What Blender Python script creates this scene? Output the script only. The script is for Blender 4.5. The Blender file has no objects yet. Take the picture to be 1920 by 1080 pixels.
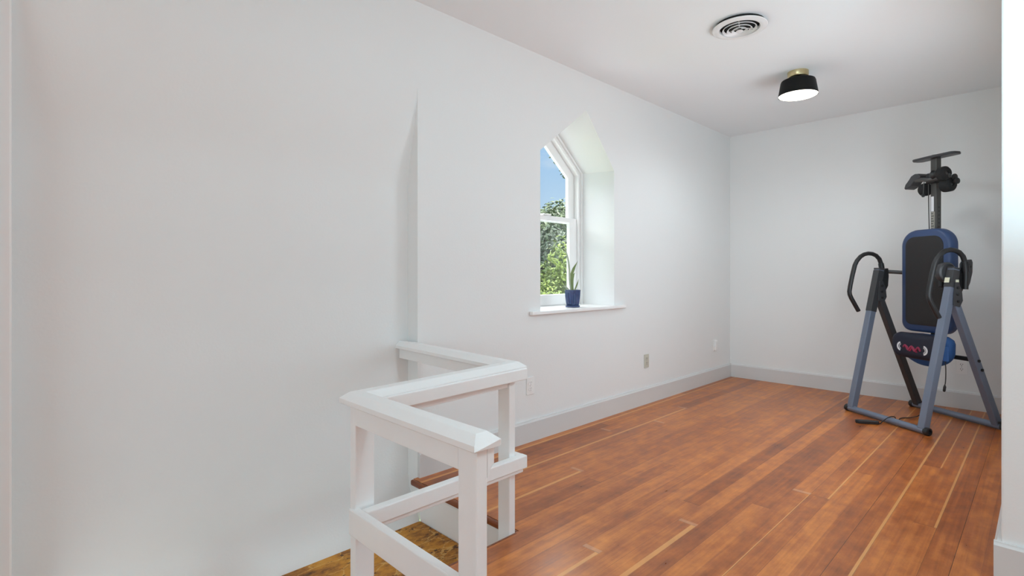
import bpy, bmesh, math, random
from mathutils import Vector, Matrix
PI = math.pi
random.seed(7)
S = bpy.context.scene
COL = S.collection

# ------------------------------------------------------------------ room metrics (metres)
CAM_H = 1.12
D = 2.4194          # window wall plane (y)
XB = 5.7225         # back wall plane (x)
H = 2.6157          # ceiling
YS = 2.514          # stair recess wall plane (y)
XW = 1.649          # end of the window wall / stair riser (x)
YR = 0.113          # right wall of the alcove (y)
XP = 2.622          # partition facing the camera (x)
YO = 1.607          # edge of the stair opening (y)
ZL = -0.236         # stair landing

# ------------------------------------------------------------------ materials
def new_mat(name):
    m = bpy.data.materials.new(name); m.use_nodes = True
    nt = m.node_tree
    return m, nt, nt.nodes['Principled BSDF']

def simple(name, col, rough=0.5, metal=0.0, bump=0.0, bscale=60.0, spec=0.5, var=0.0, vscale=6.0):
    m, nt, b = new_mat(name)
    b.inputs['Base Color'].default_value = (*col, 1)
    b.inputs['Roughness'].default_value = rough
    b.inputs['Metallic'].default_value = metal
    b.inputs['Specular IOR Level'].default_value = spec
    tc = nt.nodes.new('ShaderNodeTexCoord')
    if var > 0:
        n = nt.nodes.new('ShaderNodeTexNoise'); n.inputs['Scale'].default_value = vscale
        n.inputs['Detail'].default_value = 4
        nt.links.new(tc.outputs['Object'], n.inputs['Vector'])
        mx = nt.nodes.new('ShaderNodeMix'); mx.data_type = 'RGBA'
        mx.inputs[6].default_value = (*[c * (1 - var) for c in col], 1)
        mx.inputs[7].default_value = (*[min(1, c * (1 + var)) for c in col], 1)
        nt.links.new(n.outputs['Fac'], mx.inputs[0])
        nt.links.new(mx.outputs[2], b.inputs['Base Color'])
    if bump > 0:
        n2 = nt.nodes.new('ShaderNodeTexNoise'); n2.inputs['Scale'].default_value = bscale
        n2.inputs['Detail'].default_value = 3
        nt.links.new(tc.outputs['Object'], n2.inputs['Vector'])
        bp = nt.nodes.new('ShaderNodeBump'); bp.inputs['Strength'].default_value = bump
        bp.inputs['Distance'].default_value = 0.01
        nt.links.new(n2.outputs['Fac'], bp.inputs['Height'])
        nt.links.new(bp.outputs['Normal'], b.inputs['Normal'])
    return m

M = {}
M['wall'] = simple('wall_paint', (0.80, 0.81, 0.805), 0.55, bump=0.05, bscale=90, spec=0.3, var=0.012, vscale=1.2)
M['ceil'] = simple('ceiling_paint', (0.86, 0.885, 0.90), 0.6, bump=0.04, bscale=90, spec=0.3)
M['trim'] = simple('trim_paint', (0.88, 0.88, 0.875), 0.35, bump=0.03, bscale=40, spec=0.45, var=0.01)
M['base'] = simple('baseboard_paint', (0.66, 0.66, 0.655), 0.4, bump=0.03, bscale=40, spec=0.4, var=0.015)
M['rail'] = simple('railing_paint', (0.85, 0.85, 0.845), 0.38, bump=0.06, bscale=30, spec=0.45, var=0.015, vscale=14)
M['frame_metal'] = simple('slate_blue_metal', (0.165, 0.195, 0.26), 0.36, 0.2, bump=0.02, bscale=200, var=0.06)
M['dark_metal'] = simple('charcoal_metal', (0.060, 0.060, 0.064), 0.42, 0.3, var=0.08)
M['boom_metal'] = simple('grey_boom_metal', (0.075, 0.073, 0.07), 0.4, 0.3, var=0.08)
M['black'] = simple('black_plastic', (0.014, 0.014, 0.015), 0.45, bump=0.02)
M['foam'] = simple('black_foam', (0.009, 0.009, 0.0095), 0.85, bump=0.15, bscale=250)
M['navy'] = simple('navy_shell', (0.028, 0.058, 0.150), 0.42, bump=0.03, bscale=160, var=0.05)
M['blue'] = simple('blue_fabric', (0.022, 0.090, 0.270), 0.7, bump=0.12, bscale=300, var=0.08)
M['mesh'] = simple('black_mesh_fabric', (0.020, 0.019, 0.020), 0.7, bump=0.25, bscale=420)
M['cover'] = simple('dark_navy_cover', (0.010, 0.013, 0.030), 0.6, bump=0.15, bscale=260)
M['white_print'] = simple('white_print', (0.80, 0.81, 0.84), 0.5)
M['red_print'] = simple('crimson_print', (0.30, 0.028, 0.075), 0.5)
M['brass'] = simple('brushed_brass', (0.62, 0.52, 0.30), 0.28, 1.0)
M['lampblack'] = simple('lamp_black', (0.006, 0.006, 0.006), 0.5, spec=0.2)
M['plate'] = simple('white_plate', (0.84, 0.84, 0.83), 0.3)
M['beige'] = simple('beige_plate', (0.56, 0.55, 0.47), 0.4)
M['slot'] = simple('slot_dark', (0.05, 0.05, 0.05), 0.6)
M['slot2'] = simple('slot_grey', (0.36, 0.36, 0.36), 0.6)
M['vent'] = simple('vent_white_metal', (0.80, 0.80, 0.80), 0.3, spec=0.5)
M['ventdark'] = simple('vent_dark', (0.006, 0.006, 0.006), 0.8)
M['pot'] = simple('cobalt_glaze', (0.055, 0.085, 0.19), 0.22, var=0.40, vscale=30, bump=0.02)
M['soil'] = simple('soil', (0.06, 0.04, 0.025), 0.95, bump=0.5, bscale=150, var=0.4, vscale=60)
M['leafpot'] = simple('houseplant_leaf', (0.20, 0.27, 0.10), 0.4, var=0.3, vscale=25)
M['leafpale'] = simple('houseplant_pale_leaf', (0.42, 0.47, 0.36), 0.5, var=0.2, vscale=25)
M['bark'] = simple('bark', (0.12, 0.085, 0.06), 0.9, bump=0.5, bscale=30, var=0.3)
M['grass'] = simple('lawn', (0.16, 0.24, 0.07), 0.9, bump=0.4, bscale=12, var=0.3, vscale=3)
M['bounce_pale'] = simple('bounce_surface', (0.72, 0.76, 0.82), 0.9, bump=0.3, bscale=25, var=0.12, vscale=8)  # pale colour of the added sunlight reflector
M['siding'] = simple('house_siding', (0.75, 0.75, 0.73), 0.7)
M['sticker'] = simple('pale_sticker', (0.72, 0.72, 0.55), 0.5)
M['scale'] = simple('grey_scale_print', (0.30, 0.29, 0.25), 0.5)

def leaf_mat(name, c0, c1):
    m, nt, b = new_mat(name)
    oi = nt.nodes.new('ShaderNodeTexCoord'); n = nt.nodes.new('ShaderNodeTexNoise')
    n.inputs['Scale'].default_value = 5; n.inputs['Detail'].default_value = 5
    nt.links.new(oi.outputs['Object'], n.inputs['Vector'])
    r = nt.nodes.new('ShaderNodeValToRGB'); r.color_ramp.elements[0].position = .35; r.color_ramp.elements[1].position = .65
    r.color_ramp.elements[0].color = (*c0, 1); r.color_ramp.elements[1].color = (*c1, 1)
    nt.links.new(n.outputs['Fac'], r.inputs['Fac'])
    nt.links.new(r.outputs['Color'], b.inputs['Base Color'])
    b.inputs['Roughness'].default_value = 0.5
    return m
M['leaf_dark'] = leaf_mat('tree_leaf_dark', (0.018, 0.036, 0.018), (0.042, 0.072, 0.03))
M['leaf_mid'] = leaf_mat('tree_leaf_mid', (0.036, 0.066, 0.021), (0.078, 0.115, 0.036))
M['leaf_lime'] = leaf_mat('hedge_leaf_lime', (0.05, 0.09, 0.010), (0.21, 0.28, 0.035))

class NT:
    """tiny helper for node maths"""
    def __init__(s, nt): s.nt = nt
    def m(s, op, a, b=None, c=None):
        n = s.nt.nodes.new('ShaderNodeMath'); n.operation = op
        for i, v in enumerate((a, b, c)):
            if v is None: continue
            if isinstance(v, (int, float)): n.inputs[i].default_value = v
            else: s.nt.links.new(v, n.inputs[i])
        return n.outputs[0]
    def white(s, v):
        n = s.nt.nodes.new('ShaderNodeTexWhiteNoise'); n.noise_dimensions = '1D'
        s.nt.links.new(v, n.inputs['W']); return n.outputs['Value']
    def mix(s, f, a, b):
        n = s.nt.nodes.new('ShaderNodeMix'); n.data_type = 'RGBA'
        if isinstance(f, (int, float)): n.inputs[0].default_value = f
        else: s.nt.links.new(f, n.inputs[0])
        for i, v in ((6, a), (7, b)):
            if isinstance(v, tuple): n.inputs[i].default_value = (*v, 1)
            else: s.nt.links.new(v, n.inputs[i])
        return n.outputs[2]
    def noise(s, vec, scale, detail=3, rough=0.5, dist=0.0):
        n = s.nt.nodes.new('ShaderNodeTexNoise'); n.inputs['Scale'].default_value = scale
        n.inputs['Detail'].default_value = detail; n.inputs['Roughness'].default_value = rough
        n.inputs['Distortion'].default_value = dist
        s.nt.links.new(vec, n.inputs['Vector']); return n.outputs['Fac']
    def comb(s, x, y, z):
        n = s.nt.nodes.new('ShaderNodeCombineXYZ')
        for i, v in enumerate((x, y, z)):
            if isinstance(v, (int, float)): n.inputs[i].default_value = v
            else: s.nt.links.new(v, n.inputs[i])
        return n.outputs[0]
    def ramp(s, f, stops):
        n = s.nt.nodes.new('ShaderNodeValToRGB'); cr = n.color_ramp
        while len(cr.elements) < len(stops): cr.elements.new(0.5)
        for e, (p, c) in zip(cr.elements, stops): e.position = p; e.color = (*c, 1)
        s.nt.links.new(f, n.inputs['Fac']); return n.outputs['Color']

def floor_mat(name, along='X'):
    m, nt, b = new_mat(name); k = NT(nt)
    tc = nt.nodes.new('ShaderNodeTexCoord'); sp = nt.nodes.new('ShaderNodeSeparateXYZ')
    nt.links.new(tc.outputs['Object'], sp.inputs[0])
    x, y = (sp.outputs[0], sp.outputs[1]) if along == 'X' else (sp.outputs[1], sp.outputs[0])
    W, L = 0.0835, 3.6
    v = k.m('DIVIDE', k.m('ADD', y, 10.02), W)
    row = k.m('FLOOR', v); fy = k.m('FRACT', v)
    xo = k.m('DIVIDE', k.m('ADD', k.m('ADD', x, 20.0), k.m('MULTIPLY', k.white(row), 9.0)), L)
    cx = k.m('FLOOR', xo); fx = k.m('FRACT', xo)
    idn = k.m('ADD', k.m('MULTIPLY', row, 17.31), k.m('MULTIPLY', cx, 3.77))
    r1 = k.white(idn); r2 = k.white(k.m('ADD', idn, 101.7)); r3 = k.white(k.m('ADD', idn, 55.3))
    gv = k.comb(k.m('MULTIPLY', x, 1.6), k.m('MULTIPLY', y, 48.0), k.m('MULTIPLY', r1, 30.0))
    grain = k.noise(gv, 1.0, 5, 0.6, 0.6)
    big = k.noise(k.comb(x, y, 0.0), 1.3, 4, 0.6)
    blot = k.noise(k.comb(x, k.m('MULTIPLY', y, 1.6), 3.0), 9.0, 4, 0.6)
    tone = k.m('ADD', k.m('ADD', 0.17, k.m('MULTIPLY', k.m('POWER', r1, 0.7), 0.30)), k.m('MULTIPLY', k.m('SUBTRACT', grain, 0.5), 0.60))
    tone = k.m('ADD', tone, k.m('MULTIPLY', k.m('SUBTRACT', big, 0.5), 0.45))
    tone = k.m('ADD', tone, k.m('MULTIPLY', k.m('SUBTRACT', blot, 0.5), 0.75))
    col = k.ramp(tone, [(0.0, (0.20, 0.050, 0.012)), (0.30, (0.40, 0.112, 0.024)), (0.6, (0.63, 0.212, 0.044)), (1.0, (0.82, 0.36, 0.085))])
    # pale sapwood strips along one edge of some boards
    w2 = k.m('MULTIPLY', r3, 0.22)
    sap = k.m('MULTIPLY', k.m('GREATER_THAN', r2, 0.76), k.m('LESS_THAN', fy, k.m('ADD', w2, 0.06)))
    sap = k.m('MULTIPLY', sap, k.m('SUBTRACT', 1.15, k.m('MULTIPLY', grain, 0.8)))
    col = k.mix(k.m('MULTIPLY', sap, 0.75), col, (0.82, 0.42, 0.14))
    # joints
    j1 = k.m('LESS_THAN', fy, 0.022)
    jr = k.m('MULTIPLY', j1, k.m('ADD', 0.10, k.m('MULTIPLY', k.m('POWER', k.white(k.m('ADD', row, 7.7)), 1.6), 0.85)))
    j2 = k.m('MULTIPLY', k.m('LESS_THAN', fx, 0.0010), 0.55)
    j = k.m('MAXIMUM', jr, j2)
    col = k.mix(j, col, (0.035, 0.012, 0.006))
    # faint pale scuffs at some board ends
    sc = k.m('MULTIPLY', k.m('LESS_THAN', fx, 0.007), k.m('GREATER_THAN', r3, 0.72))
    col = k.mix(k.m('MULTIPLY', sc, 0.35), col, (0.62, 0.40, 0.27))
    nt.links.new(col, b.inputs['Base Color'])
    rg = k.m('ADD', 0.24, k.m('MULTIPLY', blot, 0.16))
    rg = k.m('ADD', rg, k.m('MULTIPLY', k.m('SUBTRACT', grain, 0.5), 0.10))
    nt.links.new(rg, b.inputs['Roughness'])
    b.inputs['Specular IOR Level'].default_value = 0.5
    hgt = k.m('ADD', k.m('MULTIPLY', grain, 0.25), k.m('MULTIPLY', blot, 0.9))
    hgt = k.m('SUBTRACT', hgt, k.m('MULTIPLY', j, 1.2))
    bp = nt.nodes.new('ShaderNodeBump'); bp.inputs['Strength'].default_value = 0.16; bp.inputs['Distance'].default_value = 0.006
    nt.links.new(hgt, bp.inputs['Height']); nt.links.new(bp.outputs['Normal'], b.inputs['Normal'])
    return m
M['floor'] = floor_mat('fir_floorboards')

def nosing_mat():
    m, nt, b = new_mat('stained_fir_nosing'); k = NT(nt)
    tc = nt.nodes.new('ShaderNodeTexCoord'); sp = nt.nodes.new('ShaderNodeSeparateXYZ')
    nt.links.new(tc.outputs['Object'], sp.inputs[0])
    g = k.noise(k.comb(k.m('MULTIPLY', sp.outputs[0], 40.0), k.m('MULTIPLY', sp.outputs[1], 3.0), sp.outputs[2]), 1.0, 4)
    nt.links.new(k.ramp(g, [(0.3, (0.14, 0.035, 0.012)), (0.7, (0.27, 0.075, 0.022))]), b.inputs['Base Color'])
    b.inputs['Roughness'].default_value = 0.33
    return m
M['nosing'] = nosing_mat()

def runner_mat():
    m, nt, b = new_mat('mottled_gold_runner'); k = NT(nt)
    tc = nt.nodes.new('ShaderNodeTexCoord')
    mp = nt.nodes.new('ShaderNodeMapping'); mp.inputs['Rotation'].default_value = (0, 0, 0.35); mp.inputs['Scale'].default_value = (1, 1.7, 1)
    nt.links.new(tc.outputs['Object'], mp.inputs['Vector'])
    nz = nt.nodes.new('ShaderNodeTexNoise'); nz.inputs['Scale'].default_value = 7; nz.inputs['Detail'].default_value = 5
    nt.links.new(mp.outputs['Vector'], nz.inputs['Vector'])
    ad = nt.nodes.new('ShaderNodeMix'); ad.data_type = 'VECTOR'; ad.inputs[0].default_value = 0.16
    nt.links.new(mp.outputs['Vector'], ad.inputs[4]); nt.links.new(nz.outputs['Color'], ad.inputs[5])
    vo = nt.nodes.new('ShaderNodeTexVoronoi'); vo.feature = 'DISTANCE_TO_EDGE'; vo.inputs['Scale'].default_value = 8
    nt.links.new(ad.outputs[1], vo.inputs['Vector'])
    n1 = k.noise(mp.outputs['Vector'], 6, 6, 0.65); n2 = k.noise(mp.outputs['Vector'], 21, 5, 0.7)
    base = k.ramp(k.m('ADD', k.m('MULTIPLY', n1, 0.6), k.m('MULTIPLY', n2, 0.4)),
                  [(0.36, (0.10, 0.034, 0.006)), (0.45, (0.33, 0.125, 0.014)), (0.55, (0.58, 0.25, 0.022)), (0.72, (0.70, 0.36, 0.06))])
    crack = k.m('MULTIPLY', k.m('LESS_THAN', vo.outputs['Distance'], 0.028), k.m('GREATER_THAN', n2, 0.46))
    col = k.mix(k.m('MULTIPLY', crack, 0.55), base, (0.74, 0.47, 0.15))
    dk = k.m('MULTIPLY', k.m('LESS_THAN', vo.outputs['Distance'], 0.05), k.m('LESS_THAN', n2, 0.44))
    col = k.mix(k.m('MULTIPLY', dk, 0.8), col, (0.035, 0.014, 0.006))
    nt.links.new(col, b.inputs['Base Color']); b.inputs['Roughness'].default_value = 0.6
    return m
M['runner'] = runner_mat()

def glass_mat(name, haze=0.0):
    m = bpy.data.materials.new(name); m.use_nodes = True
    nt = m.node_tree; nt.nodes.clear(); L = nt.links
    out = nt.nodes.new('ShaderNodeOutputMaterial')
    tr = nt.nodes.new('ShaderNodeBsdfTransparent'); tr.inputs[0].default_value = (0.95, 0.97, 0.965, 1)
    gl = nt.nodes.new('ShaderNodeBsdfGlossy'); gl.inputs['Roughness'].default_value = 0.02
    fr = nt.nodes.new('ShaderNodeValue'); fr.outputs[0].default_value = 0.035
    mx = nt.nodes.new('ShaderNodeMixShader')
    L.new(fr.outputs[0], mx.inputs[0]); L.new(tr.outputs[0], mx.inputs[1]); L.new(gl.outputs[0], mx.inputs[2])
    last = mx.outputs[0]
    if haze > 0:   # uneven pale diffuse mix over the pane
        df = nt.nodes.new('ShaderNodeBsdfDiffuse'); df.inputs[0].default_value = (0.8, 0.85, 0.85, 1)
        tc = nt.nodes.new('ShaderNodeTexCoord'); n = nt.nodes.new('ShaderNodeTexNoise'); n.inputs['Scale'].default_value = 5
        L.new(tc.outputs['Object'], n.inputs['Vector'])
        mm = nt.nodes.new('ShaderNodeMath'); mm.operation = 'MULTIPLY'; mm.inputs[1].default_value = haze
        L.new(n.outputs['Fac'], mm.inputs[0])
        m2 = nt.nodes.new('ShaderNodeMixShader'); L.new(mm.outputs[0], m2.inputs[0]); L.new(last, m2.inputs[1]); L.new(df.outputs[0], m2.inputs[2])
        last = m2.outputs[0]
    L.new(last, out.inputs['Surface'])
    return m
M['glass'] = glass_mat('window_glass'); M['glass_hazy'] = glass_mat('hazy_window_glass', 0.06)

def emit_mat(name, col, strength):
    m, nt, b = new_mat(name)
    b.inputs['Base Color'].default_value = (0.9, 0.88, 0.84, 1)
    b.inputs['Emission Color'].default_value = (*col, 1); b.inputs['Emission Strength'].default_value = strength
    return m
M['diffuser'] = emit_mat('lamp_diffuser_glow', (1.0, 0.93, 0.80), 6.0)

# ------------------------------------------------------------------ mesh builder
class MB:
    def __init__(s): s.v = []; s.f = []; s.mi = []; s.cur = 0
    def add(s, vs, fs):
        o = len(s.v); s.v += [tuple(p) for p in vs]
        for f in fs: s.f.append([i + o for i in f]); s.mi.append(s.cur)
        return s
    def box(s, x0, x1, y0, y1, z0, z1):
        return s.add([(x0,y0,z0),(x1,y0,z0),(x1,y1,z0),(x0,y1,z0),(x0,y0,z1),(x1,y0,z1),(x1,y1,z1),(x0,y1,z1)],
              [(3,2,1,0),(4,5,6,7),(0,1,5,4),(1,2,6,5),(2,3,7,6),(3,0,4,7)])
    def prism(s, poly, axis, a0, a1):
        """poly: list of 2D points in the plane normal to axis, extruded a0..a1"""
        def P(p, a):
            if axis == 'x': return (a, p[0], p[1])
            if axis == 'y': return (p[0], a, p[1])
            return (p[0], p[1], a)
        n = len(poly)
        vs = [P(p, a0) for p in poly] + [P(p, a1) for p in poly]
        fs = [tuple(range(n))[::-1], tuple(range(n, 2*n))] + [(i, (i+1) % n, (i+1) % n + n, i + n) for i in range(n)]
        return s.add(vs, fs)
    def bar(s, p0, p1, w, t, side=(1,0,0)):
        """rectangular bar: w along `side`, t across"""
        p0, p1 = Vector(p0), Vector(p1); d = (p1-p0).normalized()
        sd = Vector(side); sd = (sd - d*sd.dot(d)).normalized(); n = d.cross(sd)
        vs = []
        for p in (p0, p1):
            for a, b in ((-1,-1),(1,-1),(1,1),(-1,1)): vs.append(p + sd*(a*w/2) + n*(b*t/2))
        return s.add(vs, [(3,2,1,0),(4,5,6,7),(0,1,5,4),(1,2,6,5),(2,3,7,6),(3,0,4,7)])
    def tube(s, pts, r, n=12, cap=True):
        pts = [Vector(p) for p in pts]; rs = r if isinstance(r, (list, tuple)) else [r]*len(pts)
        rings = []; nrm = None
        for i, p in enumerate(pts):
            t = (pts[min(i+1, len(pts)-1)] - pts[max(i-1, 0)]).normalized()
            if nrm is None:
                a = Vector((0,0,1)) if abs(t.z) < .9 else Vector((1,0,0)); nrm = t.cross(a).normalized()
            nrm = (nrm - t*nrm.dot(t)).normalized(); bn = t.cross(nrm)
            rings.append([p + nrm*(rs[i]*math.cos(2*PI*k/n)) + bn*(rs[i]*math.sin(2*PI*k/n)) for k in range(n)])
        vs = [q for ring in rings for q in ring]; fs = []
        for i in range(len(pts)-1):
            for k in range(n): fs.append((i*n+k, i*n+(k+1) % n, (i+1)*n+(k+1) % n, (i+1)*n+k))
        if cap: fs += [tuple(range(n))[::-1], tuple(range((len(pts)-1)*n, len(pts)*n))]
        return s.add(vs, fs)
    def lathe(s, prof, n=32, c=(0,0,0), axis='z', caps=True):
        vs = []; fs = []
        for r, z in prof:
            for k in range(n):
                a = 2*PI*k/n; q = (r*math.cos(a), r*math.sin(a), z)
                if axis == 'x': q = (q[2], q[0], q[1])
                elif axis == 'y': q = (q[0], q[2], q[1])
                vs.append((c[0]+q[0], c[1]+q[1], c[2]+q[2]))
        m = len(prof)
        for i in range(m-1):
            for k in range(n): fs.append((i*n+k, i*n+(k+1) % n, (i+1)*n+(k+1) % n, (i+1)*n+k))
        if caps: fs += [tuple(range(n))[::-1], tuple(range((m-1)*n, m*n))]
        return s.add(vs, fs)
    def loft(s, rings):
        n = len(rings[0]); vs = [p for r in rings for p in r]; fs = []
        for i in range(len(rings)-1):
            for k in range(n): fs.append((i*n+k, i*n+(k+1) % n, (i+1)*n+(k+1) % n, (i+1)*n+k))
        fs += [tuple(range(n))[::-1], tuple(range((len(rings)-1)*n, len(rings)*n))]
        return s.add(vs, fs)
    def build(s, name, mat, parent=None, bevel=0.0, smooth=False, seg=2, angle=35, loc=None):
        me = bpy.data.meshes.new(name); me.from_pydata(s.v, [], s.f)
        mats = mat if isinstance(mat, list) else [mat]
        for m_ in mats: me.materials.append(m_)
        for p, i in zip(me.polygons, s.mi): p.material_index = i
        bm = bmesh.new(); bm.from_mesh(me); bmesh.ops.recalc_face_normals(bm, faces=bm.faces); bm.to_mesh(me); bm.free()
        o = bpy.data.objects.new(name, me); COL.objects.link(o)
        if parent: o.parent = parent
        if loc: o.location = loc
        if smooth:
            for p in me.polygons: p.use_smooth = True
            me.set_sharp_from_angle(angle=math.radians(angle))
        if bevel > 0:
            b = o.modifiers.new('bevel', 'BEVEL'); b.width = bevel; b.segments = seg; b.limit_method = 'ANGLE'; b.angle_limit = math.radians(angle)
        return o

def tag(o, label=None, cat=None, group=None, kind=None):
    if label: o['label'] = label
    if cat: o['category'] = cat
    if group: o['group'] = group
    if kind: o['kind'] = kind
    return o
def thing(name, label, cat, loc=(0,0,0), rz=0, group=None, kind=None):
    o = bpy.data.objects.new(name, None); COL.objects.link(o); o.empty_display_size = .1
    o.location = loc; o.rotation_euler = (0,0,rz)
    return tag(o, label, cat, group, kind)
def struct(name, mb, mat, label, cat, **kw):
    o = mb.build(name, mat, **kw); return tag(o, label, cat, None, 'structure')
def rrect(x0, x1, z0, z1, rads, n=8):
    """rounded rectangle outline; rads = (bl, br, tr, tl)"""
    out = []
    for (cx, cz, r, a0) in ((x0+rads[0], z0+rads[0], rads[0], PI), (x1-rads[1], z0+rads[1], rads[1], 1.5*PI),
                            (x1-rads[2], z1-rads[2], rads[2], 0), (x0+rads[3], z1-rads[3], rads[3], .5*PI)):
        for i in range(n+1):
            a = a0 + .5*PI*i/n; out.append((cx + r*math.cos(a), cz + r*math.sin(a)))
    return out
def smooth_path(pts, sub=6):
    """Catmull-Rom through points"""
    P = [Vector(p) for p in pts]; P = [P[0]*2-P[1]] + P + [P[-1]*2-P[-2]]; out = []
    for i in range(1, len(P)-2):
        for k in range(sub):
            t = k/sub; a, b, c, d = P[i-1], P[i], P[i+1], P[i+2]
            out.append(.5*((2*b) + (c-a)*t + (2*a-5*b+4*c-d)*t*t + (3*b-a-3*c+d)*t**3))
    out.append(P[-2]); return out

# ================================================================== SETTING
XN, YN = -4.2, -5.2       # unseen near limits of the room
XE, YE = XB + 0.12, 2.74
# floor with the stair opening
fl = MB()
fl.box(XN, XB, YN, YO, -0.028, 0)
fl.box(1.622, XB, YO, D, -0.028, 0)
fl.box(XN, 0.1, YO, YS, -0.028, 0)
struct('floor', fl, M['floor'], 'orange brown fir plank floor running to the back wall', 'floor')
struct('trim_1', MB().box(1.600, 1.622, YO, D, -0.030, 0.001), M['nosing'], 'dark wooden nosing at the head of the stairs', 'stair nosing', bevel=0.010, seg=3)
struct('trim_2', MB().box(0.1, 1.600, YO-0.012, YO, -0.034, 0.0012), M['nosing'], 'dark wood edge strip of the floor along the stair opening', 'floor edging', bevel=0.003)
struct('trim_3', MB().box(1.622, XW-0.002, YO+0.002, 2.395, -0.050, -0.031), M['trim'], 'thin white moulding under the stair nosing', 'moulding', bevel=0.005)

# window wall with pentagon opening, splayed to the frame
XL0, XR0 = 2.648, 3.524
open_f = [(XL0, .84), (XR0, .84), (XR0, 1.943), (3.163, 2.350), (XL0, 1.966)]
open_b = [(2.650, .84), (3.519, .84), (3.519, 1.961), (3.09, 2.330), (2.650, 1.961)]
YF = 2.728        # inner face of the window frame
def holed(mb, y, outer, inner, rev=False):
    bm = bmesh.new()
    def loop(pts):
        vs = [bm.verts.new((x, y, z)) for x, z in pts]
        return [bm.edges.new((vs[i], vs[(i+1) % len(vs)])) for i in range(len(vs))]
    es = loop(outer) + loop(inner)
    bmesh.ops.triangle_fill(bm, use_beauty=True, use_dissolve=False, edges=es)
    bm.verts.index_update()
    mb.add([v.co[:] for v in bm.verts], [tuple(v.index for v in f.verts) for f in bm.faces]); bm.free()
wl = MB()
oR = [(XW, ZL), (XB+.12, ZL), (XB+.12, H+.02), (XW, H+.02)]
holed(wl, D, oR, open_f)
holed(wl, YF+.10, oR, open_b)
n5 = len(open_f)
wl.add([(x, D, z) for x, z in open_f] + [(x, YF, z) for x, z in open_b] + [(x, YF+.10, z) for x, z in open_b],
       [(i+n5, (i+1) % n5+n5, (i+1) % n5+2*n5, i+2*n5) for i in range(n5)])
NG = 10
for i in range(n5):      # splayed reveal as fine patches
    a, b = open_f[i], open_f[(i+1) % n5]; c, d = open_b[i], open_b[(i+1) % n5]
    gv, gf = [], []
    for u in range(NG+1):
        for v in range(NG+1):
            t, w = u/NG, v/NG
            f0 = (a[0]+(b[0]-a[0])*t, a[1]+(b[1]-a[1])*t); f1 = (c[0]+(d[0]-c[0])*t, c[1]+(d[1]-c[1])*t)
            gv.append((f0[0]+(f1[0]-f0[0])*w, D+(YF-D)*w, f0[1]+(f1[1]-f0[1])*w))
    for u in range(NG):
        for v in range(NG): k0 = u*(NG+1)+v; gf.append((k0, k0+1, k0+NG+2, k0+NG+1))
    wl.add(gv, gf)
wl.add([(x, D, z) for x, z in oR] + [(x, YF+.10, z) for x, z in oR], [(i, (i+1) % 4, (i+1) % 4+4, i+4) for i in range(4)])
bmw = wl.build('wall_left', M['wall'])
tag(bmw, 'long white wall with the pointed window', 'wall', None, 'structure')

# stair recess wall: vertical, then leaning out to meet the window wall plane
prof = [(2.394, ZL-.6), (2.394, ZL), (2.46, ZL+.085), (2.500, ZL+.165), (YS, ZL+.24), (YS, 1.56), (YS-.001, 1.62), (YS-.006, 1.67), (YS-.016, 1.72)]
for t in (.3, .5, .7): prof.append((YS-.016 + (D-YS+.016)*t, 1.72 + (2.07-1.72)*t))
prof += [(D+.018, 2.01), (D+.004, 2.075), (D, 2.16), (D, H+.02), (YE+.09, H+.02), (YE+.09, ZL-.6)]
struct('wall_stair_side', MB().prism(prof, 'x', XN, XW), M['wall'], 'white stair recess wall that leans outward near the ceiling', 'wall', smooth=True, angle=25)
struct('wall_back', MB().box(XB, XE, -.05, D, 0, H), M['wall'], 'white back wall behind the exercise frame', 'wall')
wrt = MB(); wrt.box(XP+.11, 3.1, 0, YR, 0, H); wrt.box(4.3, XB, 0, YR, 0, H); wrt.box(3.1, 4.3, 0, YR, 0, .65); wrt.box(3.1, 4.3, 0, YR, 1.95, H)  # opening added in the hidden wall for the side fill light
struct('wall_right', wrt, M['wall'], 'white right side wall of the alcove', 'wall')
struct('wall_partition', MB().box(XP, XP+.11, YN, YR, 0, H), M['wall'], 'white partition end at the right edge of the view', 'wall', bevel=.006)
struct('ceiling', MB().box(XN-.1, XE, YN-.1, YE, H, H+.1), M['ceil'], 'flat white ceiling', 'ceiling')
# unseen near walls; their openings are added to take fill lights
wr = MB(); holed(wr, YN, [(XN, 0), (XP, 0), (XP, H), (XN, H)], [(-1.6, .7), (2.2, .7), (2.2, 2.2), (-1.6, 2.2)])
struct('wall_rear', wr, M['wall'], 'white wall behind the viewer with a wide added opening', 'wall')
wn = MB(); bmn = bmesh.new()
wn.box(XN-.1, XN, YN, -2.4, 0, H); wn.box(XN-.1, XN, 1.3, YS, ZL-.6, H); wn.box(XN-.1, XN, -2.4, 1.3, 0, .7); wn.box(XN-.1, XN, -2.4, 1.3, 2.2, H)
struct('wall_near', wn, M['wall'], 'white wall to the left of the viewer with an added opening', 'wall')

# baseboards
def baseprof(s):   # (offset from wall, z)
    return [(0, 0), (.020, 0), (.020, .128), (.014, .136), (.012, .1415), (0, .1415)]
bp = [(D - o, z) for o, z in baseprof(1)]
struct('baseboard_left', MB().prism(bp, 'x', XW+.001, XB), M['base'], 'grey white baseboard under the pointed window', 'baseboard')
bp = [(XB - o, z) for o, z in baseprof(1)]
struct('baseboard_back', MB().prism([(p[0], p[1]) for p in bp], 'y', YR, D-.0201), M['base'], 'grey white baseboard along the back wall', 'baseboard')
bpr = MB(); bpr.prism([(XP - o, z) for o, z in baseprof(1)], 'y', YN, YR+.02)
bpr.prism([(YR + o, z) for o, z in baseprof(1)], 'x', XP-.0, XB-.0201)
struct('baseboard_right', bpr, M['base'], 'grey white baseboard on the partition at the right edge', 'baseboard')
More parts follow.
